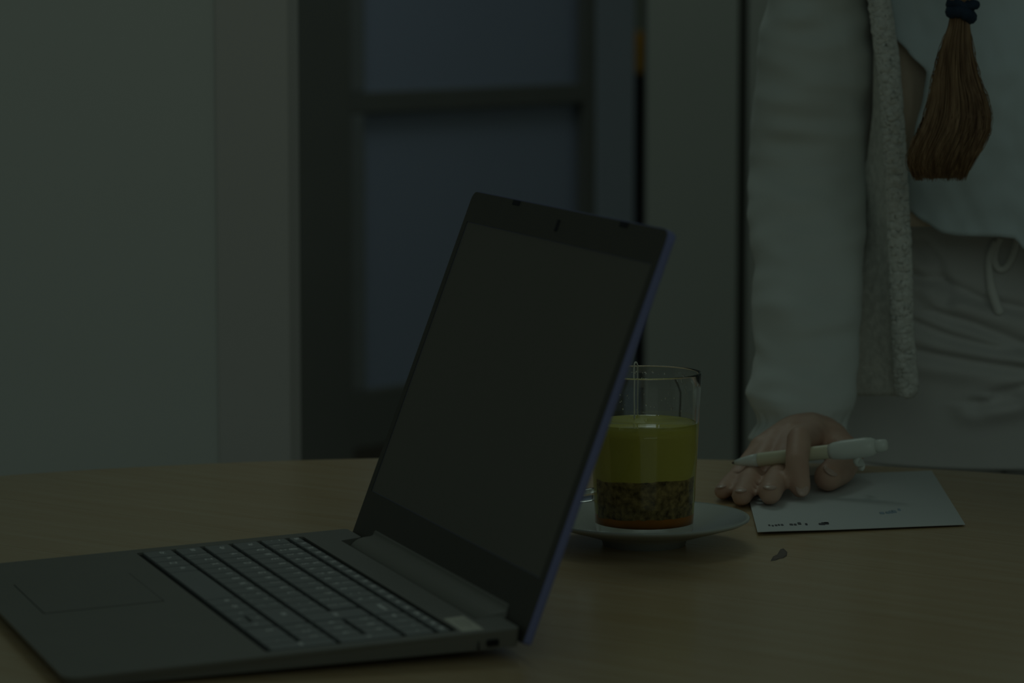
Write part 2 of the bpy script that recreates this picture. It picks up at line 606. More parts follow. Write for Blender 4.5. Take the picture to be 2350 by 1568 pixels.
# rubber feet (the front ones rest on the table)
for fx in (0.035, W - 0.035):
    for fy in (-0.245, -0.03):
        bm = bmesh.new()
        zt_ = botz(fy) + 0.0005
        z_b = 0.041896 * -fy + 0.0006
        lathe(bm, [(0, z_b), (0.006, z_b), (0.007, zt_), (0, zt_)], 16, (fx, fy, 0))
        obj('rubber_foot', bm, MAT['rubber'], lap)
# lock slot and case seam on the near side
bm = bmesh.new()
box(bm, (W - 0.0030, -0.0200, 0.0100), (W + 0.0000, -0.0130, 0.0135), 0.0004)
obj('lock_slot', bm, MAT['well'], lap)
bm = bmesh.new()
box(bm, (W - 0.004, -0.0252, 0.0082), (W - 0.0011, -0.0248, 0.0135))
obj('case_seam', bm, MAT['well'], lap)
# sticker
bm = bmesh.new()
sk = rpoly([(0.3125, -0.0188), (0.3540, -0.0200), (0.3535, -0.0330), (0.3140, -0.0318)], [0.001] * 4, 3)
rings(bm, [[(p.x, p.y, DT) for p in sk], [(p.x, p.y, DT + 0.00015) for p in sk]])
bmesh.ops.recalc_face_normals(bm, faces=bm.faces)
st = obj('sticker', bm, MAT['sticker'], lap)
st['label'] = 'pale rectangular sticker at the back corner of the keyboard deck'
bm = bmesh.new()
for i, (x0, x1, y) in enumerate(((0.322, 0.336, -0.0222), (0.322, 0.344, -0.0250), (0.322, 0.340, -0.0280))):
    box(bm, (x0, y, DT + 0.00015), (x1, y + 0.0009, DT + 0.00019))
obj('faded_print', bm, MAT['stickerprint'], st)

# keys -------------------------------------------------------------
TXT = {}


def text_mesh(s, size):
    k = (s, size)
    if k not in TXT:
        cu = bpy.data.curves.new('legend', 'FONT')
        cu.body = s
        cu.size = size * 1.3
        cu.offset = 0.00012
        cu.align_x = 'CENTER'
        cu.align_y = 'CENTER'
        cu.resolution_u = 2
        to = bpy.data.objects.new('legend', cu)
        COL.objects.link(to)
        bpy.context.view_layer.update()
        me = bpy.data.meshes.new_from_object(to.evaluated_get(bpy.context.evaluated_depsgraph_get()))
        me.name = 'legend'
        me.materials.clear()
        me.materials.append(MAT['legend'])
        bpy.data.objects.remove(to)
        TXT[k] = me
    return TXT[k]


KM = {}


def key_mesh(w, h):
    k = (round(w, 5), round(h, 5))
    if k not in KM:
        bm = bmesh.new()
        q = rpoly([(-w / 2, h / 2), (w / 2, h / 2), (w / 2, -h / 2), (-w / 2, -h / 2)], [0.0012] * 4, 2)
        t_ = 0.0003
        q2 = [Vector((p.x * (1 - 2 * t_ / w), p.y * (1 - 2 * t_ / h))) for p in q]
        rings(bm, [[(p.x, p.y, 0) for p in q], [(p.x, p.y, 0.0017) for p in q], [(p.x, p.y, 0.0020) for p in q2]])
        bmesh.ops.recalc_face_normals(bm, faces=bm.faces)
        me = bpy.data.meshes.new('key')
        bm.to_mesh(me)
        bm.free()
        me.materials.append(MAT['key'])
        KM[k] = me
    return KM[k]


def key(x0, x1, b0, b1, legs):
    """b0..b1: distance in front of the hinge"""
    gx, gy = 0.0009, 0.0015
    w, h = x1 - x0 - 2 * gx, b1 - b0 - 2 * gy
    o = bpy.data.objects.new('key', key_mesh(w, h))
    COL.objects.link(o)
    o.parent = lap
    o.location = ((x0 + x1) / 2, -(b0 + b1) / 2, DT - 0.0016)
    for s, dx, dy, sz in legs:
        t = bpy.data.objects.new('legend', text_mesh(s, sz))
        COL.objects.link(t)
        t.parent = o
        t.location = (dx * w, dy * h, 0.00204)


def single(s):
    if len(s) > 1:
        return [(s, -0.12, 0.10, 0.0034)]
    return [(s, -0.22, 0.18, 0.0052)]


def double(a, b):
    return [(a, -0.22, 0.22, 0.0046), (b, -0.22, -0.22, 0.0046)]


ROWB = [0.0366, 0.0462, 0.0656, 0.0850, 0.1044, 0.1240, 0.1459]   # row borders, back to front
X0, X1, NX0, NX1 = 0.0140, 0.2835, 0.2850, 0.3480


def row(r, keys, total):
    u = (X1 - X0) / total
    x = X0
    for wd, legs in keys:
        if legs is not None:
            key(x, x + wd * u, ROWB[r], ROWB[r + 1], legs)
        x += wd * u


row(0, [(1, single('Esc'))] + [(1, [(f'F{i}', -0.1, 0.0, 0.0036)]) for i in range(1, 13)] + [(1, [('Ins', -0.1, 0, 0.0032)]), (1, [('Del', -0.1, 0, 0.0032)])], 15)
row(1, [(1, double('~', '`'))] + [(1, double(a, b)) for a, b in zip('!@#$%^&*()_+', '1234567890-=')] + [(2, [('Backspace', 0, 0.1, 0.0034)])], 15)
row(2, [(1.5, single('Tab'))] + [(1, single(c)) for c in 'QWERTYUIOP'] + [(1, double('{', '[')), (1, double('}', ']'))] + [(1.5, None)], 15)
row(3, [(1.75, single('Caps'))] + [(1, single(c)) for c in 'ASDFGHJKL'] + [(1, double(':', ';')), (1, double('"', "'")), (0.95, double('|', '\\'))] + [(1.3, None)], 15)
ue = (X1 - X0) / 15
key(X1 - 1.3 * ue, X1, ROWB[2], ROWB[4], [('Enter', 0, 0.0, 0.0032)])
row(4, [(1.3, single('Shift')), (1, double('|', '\\'))] + [(1, single(c)) for c in 'ZXCVBNM'] + [(1, double('<', ',')), (1, double('>', '.')), (1, double('?', '/'))] + [(2.7, [('Shift', -0.1, 0.1, 0.0034)])], 15)
row(5, [(1.2, single('Ctrl')), (1, single('Fn')), (1.1, [('\u25a1', -0.1, 0, 0.0046)]), (1.1, single('Alt')), (5.4, []), (1.1, single('Alt')), (1.1, single('Ctrl')), (1.0, [('<', 0, 0, 0.0042)]), (1.0, None), (1.0, [('>', 0, 0, 0.0042)])], 15)
xa = X0 + ue * 13.0
key(xa, xa + ue, ROWB[5], (ROWB[5] + ROWB[6]) / 2 + 0.0005, [('^', 0, 0, 0.0040)])
key(xa, xa + ue, (ROWB[5] + ROWB[6]) / 2 - 0.0005, ROWB[6], [('v', 0, 0, 0.0032)])
un = (NX1 - NX0) / 4
NUM = [['Home', 'End', 'PgUp', 'PgDn'], ['Num', '/', '*', '-'], ['7', '8', '9', None], ['4', '5', '6', None], ['1', '2', '3', None]]
for r, rw in enumerate(NUM):
    for c, s in enumerate(rw):
        if s:
            key(NX0 + c * un, NX0 + (c + 1) * un, ROWB[r], ROWB[r + 1], [(s, -0.05, 0.05, 0.0028 if len(s) > 1 else 0.0050)])
key(NX0 + 3 * un, NX1, ROWB[2], ROWB[4], [('+', 0, 0, 0.0055)])
key(NX0 + 3 * un, NX1, ROWB[4], ROWB[6], [('Enter', 0, 0, 0.0028)])
key(NX0, NX0 + 2 * un, ROWB[5], ROWB[6], [('0', -0.2, 0.15, 0.0050)])
key(NX0 + 2 * un, NX0 + 3 * un, ROWB[5], ROWB[6], [('.', 0, 0.1, 0.0060)])

# lid ---------------------------------------------------------------
LA = 1.16706
LH = 0.25375
LT = Vector((0, cos(LA), sin(LA)))
LK = Vector((0, sin(LA), -cos(LA)))       # out of the back of the lid
L0 = Vector((0, 0.00078, 0.00939))


def lp(x, t, k):
    return L0 + Vector((x, 0, 0)) + LT * t + LK * k


lo_ = rpoly([(0, 0), (0, LH), (W, LH), (W, 0)], [0.003, 0.010, 0.010, 0.003], 6)
bm = bmesh.new()
def inset(pts, s):
    return [Vector((min(max(p.x, s), W - s) if True else p.x, min(max(p.y, s), LH - s))) for p in pts]
rings(bm, [[lp(p.x, p.y, 0.0006) for p in lo_], [lp(p.x, p.y, 0.0042) for p in lo_], [lp(p.x, p.y, 0.0058) for p in inset(lo_, 0.0008)],
           [lp(p.x, p.y, 0.0068) for p in inset(lo_, 0.003)]])
bmesh.ops.recalc_face_normals(bm, faces=bm.faces)
lid = obj('lid', bm, MAT['lid'], lap)
# bezel with an opening for the display
DX0, DX1, DY0, DY1 = 0.0083, 0.0083 + 0.3434, 0.0386, 0.0386 + 0.1935
bm = bmesh.new()
bo = inset(lo_, 0.0007)
inn = [Vector(q) for q in ((DX0, DY0), (DX0, DY1), (DX1, DY1), (DX1, DY0))]
vo = [bm.verts.new(lp(p.x, p.y, 0)) for p in bo]
vi = [bm.verts.new(lp(p.x, p.y, 0)) for p in inn]
e1 = [bm.edges.new((vo[i], vo[(i + 1) % len(vo)])) for i in range(len(vo))]
e2 = [bm.edges.new((vi[i], vi[(i + 1) % 4])) for i in range(4)]
bmesh.ops.triangle_fill(bm, use_beauty=True, edges=e1 + e2)
vo2 = [bm.verts.new(lp(p.x, p.y, 0.0008)) for p in bo]
vi2 = [bm.verts.new(lp(p.x, p.y, 0.0012)) for p in inn]
for A_, B_ in ((vo, vo2), (vi, vi2)):
    for i in range(len(A_)):
        j = (i + 1) % len(A_)
        bm.faces.new((A_[i], A_[j], B_[j], B_[i]))
bmesh.ops.recalc_face_normals(bm, faces=bm.faces)
bez = obj('bezel', bm, MAT['bezel'], lid)
bm = bmesh.new()
pts = [[lp(x, y, k) for x, y in ((DX0, DY0), (DX0, DY1), (DX1, DY1), (DX1, DY0))] for k in (0.0010, 0.0004)]
pts = [[lp(x, y, k) for x, y in ((DX0 + 0.0007, DY0 + 0.0003), (DX0 + 0.0007, DY1 - 0.0003), (DX1 - 0.0005, DY1 - 0.0003), (DX1 - 0.0005, DY0 + 0.0003))] for k in (0.0012, 0.0005)]
rings(bm, pts)
bmesh.ops.recalc_face_normals(bm, faces=bm.faces)
obj('display', bm, MAT['display'], lid)


def lbox(bm, x0, x1, t0, t1, k0, k1, bevel=0.0):
    m = Matrix(((1, 0, 0, L0.x), (0, LT.y, LK.y, L0.y), (0, LT.z, LK.z, L0.z), (0, 0, 0, 1)))
    box(bm, (x0, t0, k0), (x1, t1, k1), bevel, m)


for x in (0.0855, 0.283):
    bm = bmesh.new()
    lbox(bm, x, x + 0.013, LH - 0.0042, LH - 0.0008, -0.0007, 0.0006, 0.0004)
    obj('rubber_stop', bm, MAT['rubber'], lid)
bm = bmesh.new()
lbox(bm, 0.178, 0.182, 0.2385, 0.2460, -0.0006, 0.0004, 0.0003)
obj('camera_shutter', bm, MAT['rubber'], lid)
bm = bmesh.new()
lbox(bm, -0.0035, 0.001, 0.132, 0.160, 0.0015, 0.0045, 0.0008)
obj('edge_tab', bm, MAT['rubber'], lid)
# hinge cover: rounded bar that rolls from the lid down into the notch of the chassis
bm = bmesh.new()
prof = []
p_top = lp(0, 0.0165, -0.0002)
prof.append(Vector((p_top.y, p_top.z)))
p_m = lp(0, 0.0125, -0.0010)
prof.append(Vector((p_m.y, p_m.z)))
prof += [Vector((-0.0035, 0.0205)), Vector((-0.0090, 0.0180)), Vector((-0.0122, 0.0140)), Vector((-0.0098, 0.0095)), Vector((-0.002, 0.0085))]
p_b = lp(0, 0.004, 0.001)
prof.append(Vector((p_b.y, p_b.z)))
pr3 = smooth_path([Vector((0, q.x, q.y)) for q in prof], 24)
xs = [0.0445, 0.0452, 0.047, 0.20, 0.318, 0.3203, 0.3212]
sc_ = [0.72, 0.93, 1, 1, 1, 0.93, 0.72]
cc = Vector((0, 0.004, 0.020))
rings(bm, [[Vector((x, cc.y + (q.y - cc.y) * s, cc.z + (q.z - cc.z) * s)) for q in pr3] for x, s in zip(xs, sc_)])
bmesh.ops.recalc_face_normals(bm, faces=bm.faces)
obj('hinge_cover', bm, MAT['hingebar'], lap, True)

# ================================================================== SAUCER AND GLASS
SX, SY = P(1478, 1190, 2.262).x, 2.258
bm = bmesh.new()
prof = [(0, 0.0035), (0.024, 0.0035), (0.026, 0.0), (0.0285, 0.0), (0.0300, 0.0045), (0.050, 0.0105), (0.0700, 0.0165), (0.0728, 0.0182), (0.0732, 0.0193),
        (0.0724, 0.0200), (0.0700, 0.0194), (0.052, 0.0132), (0.038, 0.0082), (0.034, 0.0068), (0, 0.0065)]
lathe(bm, prof, 96, (SX, SY, 0))
tag(obj('saucer', bm, MAT['china'], None, True), 'white china saucer under the tea glass', 'saucer')

GZ = 0.0068
GH = 0.1135
gl = thing('tea_glass', 'clear glass mug of amber tea on the white saucer', 'glass', (SX, SY, GZ))
RB, RT, RTH = 0.0335, 0.0392, 0.0020


def gr(z):
    return RB + (RT - RB) * (z / GH) ** 0.9


bm = bmesh.new()
prof = [(0, 0.0012), (0.026, 0.0012), (0.029, 0.0), (0.0325, 0.0005), (gr(0.004), 0.004)]
for i in range(1, 12):
    z = 0.004 + (GH - 0.005) * i / 11
    prof.append((gr(z), z))
prof += [(RT - 0.0003, GH), (RT - RTH + 0.0002, GH), (RT - RTH, GH - 0.001)]
for i in range(10, 0, -1):
    z = 0.012 + (GH - 0.013) * i / 11
    prof.append((gr(z) - RTH, z))
prof += [(gr(0.012) - RTH - 0.001, 0.0105), (gr(0.012) - RTH - 0.004, 0.0090), (0.018, 0.0080), (0, 0.0078)]
lathe(bm, prof, 96, (SX, SY, GZ))
# handle, on the side hidden behind the lid
hp = smooth_path([(SX - 0.0365, SY + 0.002, GZ + 0.088), (SX - 0.050, SY + 0.002, GZ + 0.090), (SX - 0.062, SY + 0.002, GZ + 0.074), (SX - 0.060, SY + 0.002, GZ + 0.045),
                  (SX - 0.048, SY + 0.002, GZ + 0.028), (SX - 0.0345, SY + 0.002, GZ + 0.028)], 26)
obj('body', bm, MAT['glass'], gl, True)
bm = bmesh.new()
tube(bm, hp, 0.0045, 14)
obj('handle', bm, MAT['glass'], gl, True)
# tea
TL = 0.0790
bm = bmesh.new()
def ti(z):
    return gr(z) - RTH + 0.00015
prof = [(0, 0.0077), (0.018, 0.0079), (ti(0.012) - 0.004, 0.0089), (ti(0.012) - 0.001, 0.0104)]
for i in range(0, 9):
    z = 0.012 + (TL - 0.012) * i / 8
    prof.append((ti(z), z))
prof += [(ti(TL) - 0.0012, TL - 0.0006), (0, TL - 0.0006)]
lathe(bm, prof, 96, (SX, SY, GZ))
tea = obj('tea', bm, MAT['tea'], gl, True)
# tea bag: flat pillow of dark leaf pressed against the wall of the glass
bm = bmesh.new()
N1, N2 = 40, 22
sides = []
for side in (1, -1):
    g_ = []
    for i in range(N1 + 1):
        rw = []
        for j in range(N2 + 1):
            u, v = i / N1 * 2 - 1, j / N2 * 2 - 1
            z = 0.0280 + v * 0.0142 + 0.0012 * noise.noise(Vector((u * 2.3, 7, v))) + 0.0010 * u
            fold = (1 - u ** 6) * (1 - v ** 6)
            r = ti(z) + 0.0006 if side == 1 else ti(z) - 0.0105 * fold
            r -= 0.0006 * abs(noise.noise(Vector((u * 6, v * 4, 5)))) if side == 1 else 0
            if side == 1 and not (0 < i < N1 and 0 < j < N2):
                r -= 0.0012
            an = -pi / 2 + u * 1.30
            rw.append(bm.verts.new((SX + r * cos(an), SY + r * sin(an), GZ + z)) if side == 1 or (0 < i < N1 and 0 < j < N2) else sides[0][i][j])
        g_.append(rw)
    sides.append(g_)
    for i in range(N1):
        for j in range(N2):
            q = (g_[i][j], g_[i + 1][j], g_[i + 1][j + 1], g_[i][j + 1])
            bm.faces.new(q if side == 1 else q[::-1])
bmesh.ops.recalc_face_normals(bm, faces=bm.faces)
tag(obj('tea_bag', bm, MAT['leaf'], None, True), 'dark leaf-filled tea bag sunk in the tea glass', 'tea bag')
bm = bmesh.new()
prof = [(0, 0.0076), (0.018, 0.0078), (ti(0.012) - 0.0036, 0.0088), (ti(0.012) - 0.0006, 0.0103), (ti(0.013) + 0.0003, 0.0125), (ti(0.016) + 0.0003, 0.0155), (ti(0.016) - 0.0006, 0.0160), (0, 0.0160)]
lathe(bm, prof, 96, (SX, SY, GZ))
obj('tea_dregs', bm, MAT['tealees'], gl, True)
# string over the far rim, two strands
rimx = P(1460, 842, 2.29).x
yr = SY + sqrt(max(RT ** 2 - (rimx - SX) ** 2, 0))
for dx, nm in ((0, 'tea_string'),):
    bm = bmesh.new()
    pin = [(SX - 0.004, SY - 0.004, GZ + 0.041), (rimx - 0.0015, SY + 0.012, GZ + 0.060), (rimx - 0.0015, SY + 0.024, GZ + 0.085), (rimx - 0.0015, yr - 0.0036, GZ + GH - 0.006),
           (rimx - 0.0008, yr - 0.0012, GZ + GH + 0.0016), (rimx + 0.0010, yr + 0.0004, GZ + GH + 0.0008), (rimx + 0.0012, yr + 0.0014, GZ + GH - 0.006), (rimx + 0.0012, yr + 0.0006, GZ + 0.085),
           (rimx + 0.0005, yr + 0.0006, GZ + 0.055), (rimx - 0.010, yr - 0.0006, GZ + 0.042)]
    tube(bm, smooth_path(pin, 60), 0.00055, 6)
    ts = obj('tea_string', bm, MAT['string'], None, True)
    tag(ts, 'thin white tea bag string looped over the rim of the tea glass', 'string')
    bm = bmesh.new()
    box(bm, (-0.009, -0.0003, -0.030), (0.009, 0.0003, 0.0), 0.0002, Matrix.Translation((rimx - 0.0185, yr - 0.004, GZ + 0.042)) @ Matrix.Rotation(0.65, 4, 'Z'))
    obj('paper_tag', bm, MAT['teatag'], ts)
# condensation on the inside of the glass above the tea
bm = bmesh.new()
for k in range(150):
    an = random.uniform(0.15 * pi, 0.75 * pi)
    z = random.uniform(0.098, GH - 0.004) if k < 110 else random.uniform(TL + 0.003, 0.098)
    r = gr(z) - RTH - 0.0001
    s = random.uniform(0.0003, 0.0008)
    c = Vector((SX + r * cos(an), SY + r * sin(an), GZ + z))
    res = bmesh.ops.create_icosphere(bm, subdivisions=1, radius=s)
    for v in res['verts']:
        v.co = v.co * 1.0
        rad = Vector((cos(an), sin(an), 0))
        v.co = c + v.co - rad * (v.co.dot(rad) * 0.6)
cd = obj('condensation', bm, MAT['glass'], gl, True)
cd['kind'] = 'stuff'

# ================================================================== CARD, PEN
bm = bmesh.new()
ca = [Vector((0.1726, 2.292, 0)), Vector((0.324, 2.3305, 0)), Vector((0.3324, 2.5866, 0)), Vector((0.181, 2.548, 0))]
def lift(u, v):
    return 0.0012 + 0.0012 * exp(-((u) ** 2 + (v) ** 2) * 12) + 0.0006 * sin(u * 3) * (1 - v) * 0.5
NU, NV = 16, 20
top = [[None] * (NV + 1) for _ in range(NU + 1)]
bot = [[None] * (NV + 1) for _ in range(NU + 1)]
for i in range(NU + 1):
    for j in range(NV + 1):
        u, v = i / NU, j / NV
        q = (ca[0] * (1 - u) + ca[1] * u) * (1 - v) + (ca[3] * (1 - u) + ca[2] * u) * v
        z = lift(u, v)
        top[i][j] = bm.verts.new((q.x, q.y, z + 0.0005))
        bot[i][j] = bm.verts.new((q.x, q.y, z))
for i in range(NU):
    for j in range(NV):
        bm.faces.new((top[i][j], top[i + 1][j], top[i + 1][j + 1], top[i][j + 1]))
        bm.faces.new((bot[i][j], bot[i][j + 1], bot[i + 1][j + 1], bot[i + 1][j]))
for i in range(NU):
    bm.faces.new((top[i][0], bot[i][0], bot[i + 1][0], top[i + 1][0]))
    bm.faces.new((top[i][NV], top[i + 1][NV], bot[i + 1][NV], bot[i][NV]))
for j in range(NV):
    bm.faces.new((top[0][j], top[0][j + 1], bot[0][j + 1], bot[0][j]))
    bm.faces.new((top[NU][j], bot[NU][j], bot[NU][j + 1], top[NU][j + 1]))
bmesh.ops.recalc_face_normals(bm, faces=bm.faces)
card = obj('card', bm, MAT['paper'])
tag(card, 'white paper card lying on the table under the fingers', 'paper')


def on_card(px, py):
    d = P(px, py, 1.0) - Vector((0, 0, CAM_H))
    t = (0.0024 - CAM_H) / d.z
    q = Vector((0, 0, CAM_H)) + d * t
    return q


bm = bmesh.new()
for px, py, w, h in ((1764, 1209, 3, 3), (1772, 1210, 3, 3), (1779, 1209, 4, 3), (1786, 1208, 3, 3), (1793, 1208, 4, 3), (1813, 1207, 6, 3), (1823, 1207, 4, 3), (1832, 1205, 5, 4), (1849, 1206, 3, 3),
                     (1880, 1205, 12, 2.5), (1886, 1203.5, 14, 2.5), (1892, 1203, 9, 2.5)):
    a, b = on_card(px, py), on_card(px + w, py - h)
    box(bm, (a.x, a.y, 0.0015), (b.x, b.y, 0.00305))
obj('printed_line', bm, MAT['ink'], card)
bm = bmesh.new()
for px, py, w, h in ((2020, 1179, 8, 3), (2034, 1178, 6, 3), (2042, 1177, 5, 4), (2048, 1176, 7, 4), (2062, 1171, 3, 3)):
    a, b = on_card(px, py), on_card(px + w, py - h)
    box(bm, (a.x, a.y, 0.0013), (b.x, b.y, 0.00265))
obj('blue_handwriting', bm, MAT['ink_blue'], card)

PT, PE = P(1680, 1063, 2.496), P(2037, 1021, 2.447)
pen = thing('pen', 'white and cream ballpoint pen held between the fingers', 'pen', PT)
pdv = (PE - PT)
PL = pdv.length
pdv.normalize()


def pen_part(nm, mat, prof):
    bm = bmesh.new()
    tube(bm, [PT + pdv * (s * PL) for s, r in prof], [r for s, r in prof], 20)
    return obj(nm, bm, MAT[mat], pen, True)


pen_part('tip', 'pen_metal', [(0, 0.0006), (0.008, 0.0010), (0.022, 0.0017)])
pen_part('nose_cone', 'pen_white', [(0.018, 0.0018), (0.06, 0.0032), (0.12, 0.0045), (0.175, 0.0052)])
pen_part('grip', 'pen_cream', [(0.175, 0.0053), (0.18, 0.0054), (0.63, 0.0054), (0.64, 0.0053)])
pen_part('barrel', 'pen_white', [(0.632, 0.0055), (0.66, 0.0066), (0.72, 0.0074), (0.86, 0.0076), (0.90, 0.0070), (0.93, 0.0050)])
pen_part('push_button', 'pen_white', [(0.92, 0.0050), (0.965, 0.0048), (0.99, 0.0044), (1.0, 0.003)])
bm = bmesh.new()
qa = PT + pdv * (0.80 * PL) + Vector((0, 0.002, -0.006))
qb = P(1975, 1080, 2.470)
tube(bm, smooth_path([qa + Vector((0.004, 0, 0.002)), qa + Vector((0, 0, -0.004)), qb + Vector((0.001, 0, 0.006)), qb], 12), [0.0038, 0.0042, 0.0042, 0.004, 0.004, 0.0038, 0.0038, 0.0036, 0.0036, 0.0038, 0.0038, 0.0026], 12, 0.5)
obj('clip', bm, MAT['pen_white'], pen, True)

# ================================================================== THE PERSON
per = thing('person', 'person in white sleeves and grey trousers leaning on the table with a pen in hand', 'person', (0.43, 2.84, FZ))

bm = bmesh.new()
# fingers: joints of the right hand
PY = lambda x, y, Y: P(x, y, Y)
IDX = [PY(1862, 1000, 2.548), PY(1834, 1008, 2.478), PY(1829, 1062, 2.452), PY(1837, 1122, 2.442)]
MID = [PY(1815, 1004, 2.548), PY(1790, 1086, 2.488), PY(1777, 1112, 2.446), PY(1767, 1142, 2.410)]
RNG = [PY(1778, 1016, 2.543), PY(1726, 1094, 2.490), PY(1712, 1120, 2.450), PY(1702, 1148, 2.414)]
PNK = [PY(1748, 1032, 2.535), PY(1690, 1100, 2.505), PY(1671, 1116, 2.472), PY(1658, 1136, 2.444)]
THB = [PY(1905, 1012, 2.570), PY(1942, 1046, 2.535), PY(1927, 1078, 2.505), PY(1900, 1106, 2.474)]
WR = PY(1856, 985, 2.605)
RAD = {'i': (0.0115, 0.0098, 0.0092, 0.0082), 'm': (0.0115, 0.0094, 0.0091, 0.0088), 'r': (0.0110, 0.0087, 0.0083, 0.0079), 'p': (0.0100, 0.0076, 0.0071, 0.0067),
       't': (0.0150, 0.0140, 0.0128, 0.0112)}
# no joint sinks below the card or the table
for ch, rr, fl in ((IDX, 'i', 0.0026), (MID, 'm', 0.0026), (RNG, 'r', 0.0008), (PNK, 'p', 0.0008), (THB, 't', 0.0026)):
    for k in range(4):
        ch[k].z = max(ch[k].z, RAD[rr][k] + fl)
for ch, rr in ((IDX, 'i'), (MID, 'm'), (RNG, 'r'), (PNK, 'p'), (THB, 't')):
    R_ = RAD[rr]
    for k in range(3):
        capsule(bm, ch[k], ch[k + 1], R_[k], R_[k + 1])
# palm: webs from the wrist to every knuckle and between neighbours
for q, r in ((IDX[0], 0.0125), (MID[0], 0.0125), (RNG[0], 0.012), (PNK[0], 0.011)):
    capsule(bm, WR, q, 0.019, r)
for a, b in ((IDX, MID), (MID, RNG), (RNG, PNK)):
    capsule(bm, a[0] * 0.9 + WR * 0.1, b[0] * 0.9 + WR * 0.1, 0.012, 0.0115)
capsule(bm, WR, THB[0], 0.018, 0.016)
capsule(bm, THB[0], IDX[0] * 0.7 + WR * 0.3, 0.014, 0.012)
# arms
EL = Vector((0.243, 2.733, 0.235))
SHR = Vector((0.265, 2.715, 0.475))
capsule(bm, WR, EL, 0.020, 0.028)
capsule(bm, EL, EL * 0.4 + SHR * 0.6, 0.027, 0.029)
capsule(bm, EL * 0.4 + SHR * 0.6, SHR, 0.029, 0.036)
SHL = Vector((0.600, 2.72, 0.475))
EL2 = Vector((0.665, 2.80, 0.225))
WR2 = Vector((0.650, 2.74, 0.0))
capsule(bm, SHL, EL2, 0.045, 0.036)
capsule(bm, EL2, WR2, 0.034, 0.021)
h2 = WR2 + Vector((-0.004, -0.02, -0.085))
capsule(bm, WR2, h2, 0.022, 0.020)
for k, (dx, L_) in enumerate(((-0.004, 0.072), (-0.001, 0.080), (0.003, 0.076), (0.006, 0.060))):
    b0 = h2 + Vector((dx * 1.0, -0.030 + k * 0.020, -0.002))
    capsule(bm, h2, b0, 0.014, 0.011)
    b1 = b0 + Vector((dx, -0.004, -L_ * 0.55))
    capsule(bm, b0, b1, 0.0100, 0.0090)
    capsule(bm, b1, b1 + Vector((-0.008, 0, -L_ * 0.45)), 0.0090, 0.0075)
capsule(bm, WR2 + Vector((0, -0.015, -0.02)), WR2 + Vector((-0.010, -0.048, -0.065)), 0.014, 0.011)
capsule(bm, WR2 + Vector((-0.010, -0.048, -0.065)), WR2 + Vector((-0.014, -0.052, -0.105)), 0.011, 0.009)
# torso, leaning forward
PEL = Vector((0.43, 2.90, 0.10))
WST = Vector((0.43, 2.86, 0.24))
CHE = Vector((0.43, 2.78, 0.40))
for dx in (-0.07, 0, 0.07):
    capsule(bm, PEL + Vector((dx, 0, 0)), WST + Vector((dx * 0.75, 0, 0)), 0.098, 0.085)
    capsule(bm, WST + Vector((dx * 0.75, 0, 0)), CHE + Vector((dx, 0, 0)), 0.085, 0.092)
capsule(bm, CHE + Vector((-0.08, 0, 0.01)), SHR + Vector((0.02, 0, 0)), 0.075, 0.05)
capsule(bm, CHE + Vector((0.08, 0, 0.01)), SHL + Vector((-0.02, 0, 0)), 0.075, 0.05)
NK = Vector((0.43, 2.69, 0.515))
HD = Vector((0.415, 2.585, 0.655))
capsule(bm, SHR, NK, 0.046, 0.055)
capsule(bm, SHL, NK, 0.046, 0.055)
capsule(bm, NK, HD + Vector((0, 0.03, -0.05)), 0.054, 0.05)
tilt = Matrix.Rotation(0.55, 3, 'X')
ellipsoid(bm, HD + Vector((0, 0.01, 0.02)), (0.074, 0.094, 0.090), tilt)
ellipsoid(bm, HD + tilt @ Vector((0, -0.030, -0.055)), (0.055, 0.062, 0.070), tilt)
capsule(bm, HD + tilt @ Vector((0, -0.088, 0.005)), HD + tilt @ Vector((0, -0.104, -0.030)), 0.009, 0.013)
capsule(bm, HD + tilt @ Vector((-0.018, -0.084, -0.062)), HD + tilt @ Vector((0.018, -0.084, -0.062)), 0.008, 0.008)
for s in (-1, 1):
    ellipsoid(bm, HD + tilt @ Vector((s * 0.076, 0.012, -0.01)), (0.010, 0.018, 0.030), tilt, 12)
# legs
for s in (-1, 1):
    hp_ = PEL + Vector((s * 0.085, 0.0, -0.02))
    kn_ = Vector((0.43 + s * 0.095, 2.86, -0.27))
    an_ = Vector((0.43 + s * 0.10, 2.90, FZ + 0.085))
    capsule(bm, hp_, kn_, 0.086, 0.055)
    capsule(bm, kn_, an_, 0.054, 0.036)
    capsule(bm, an_ + Vector((0, 0.015, -0.045)), an_ + Vector((0, -0.15, -0.058)), 0.034, 0.024)
body = obj('body', bm, MAT['skin'], per, True)
mo = body.modifiers.new('remesh', 'REMESH')
mo.mode = 'VOXEL'
mo.voxel_size = 0.0026
mo.use_smooth_shade = True
ms = body.modifiers.new('smooth', 'SMOOTH')
ms.factor = 0.5
ms.iterations = 5

# fingernails
def nail(tip, prev, r, up):
    t = (tip - prev).normalized()
    n = (up - t * up.dot(t)).normalized()
    s = t.cross(n)
    rot = Matrix((s, t, n)).transposed()
    bm = bmesh.new()
    ellipsoid(bm, tip + t * (r * 0.35) + n * (r * 0.62), (r * 0.62, r * 0.80, r * 0.20), rot, 14)
    obj('fingernail', bm, MAT['nail'], per, True)


nail(IDX[3], IDX[2], 0.0082, Vector((0.1, -1, 0.6)))
nail(MID[3], MID[2], 0.0085, Vector((0, -0.2, 1)))
nail(RNG[3], RNG[2], 0.0076, Vector((-0.1, -0.2, 1)))
nail(PNK[3], PNK[2], 0.0064, Vector((-0.2, -0.1, 1)))
nail(THB[3], THB[2], 0.0105, Vector((0.7, 0.5, 0.8)))


def nz(x, y, z, s):
    return noise.noise(Vector((x * s, y * s, z * s)))


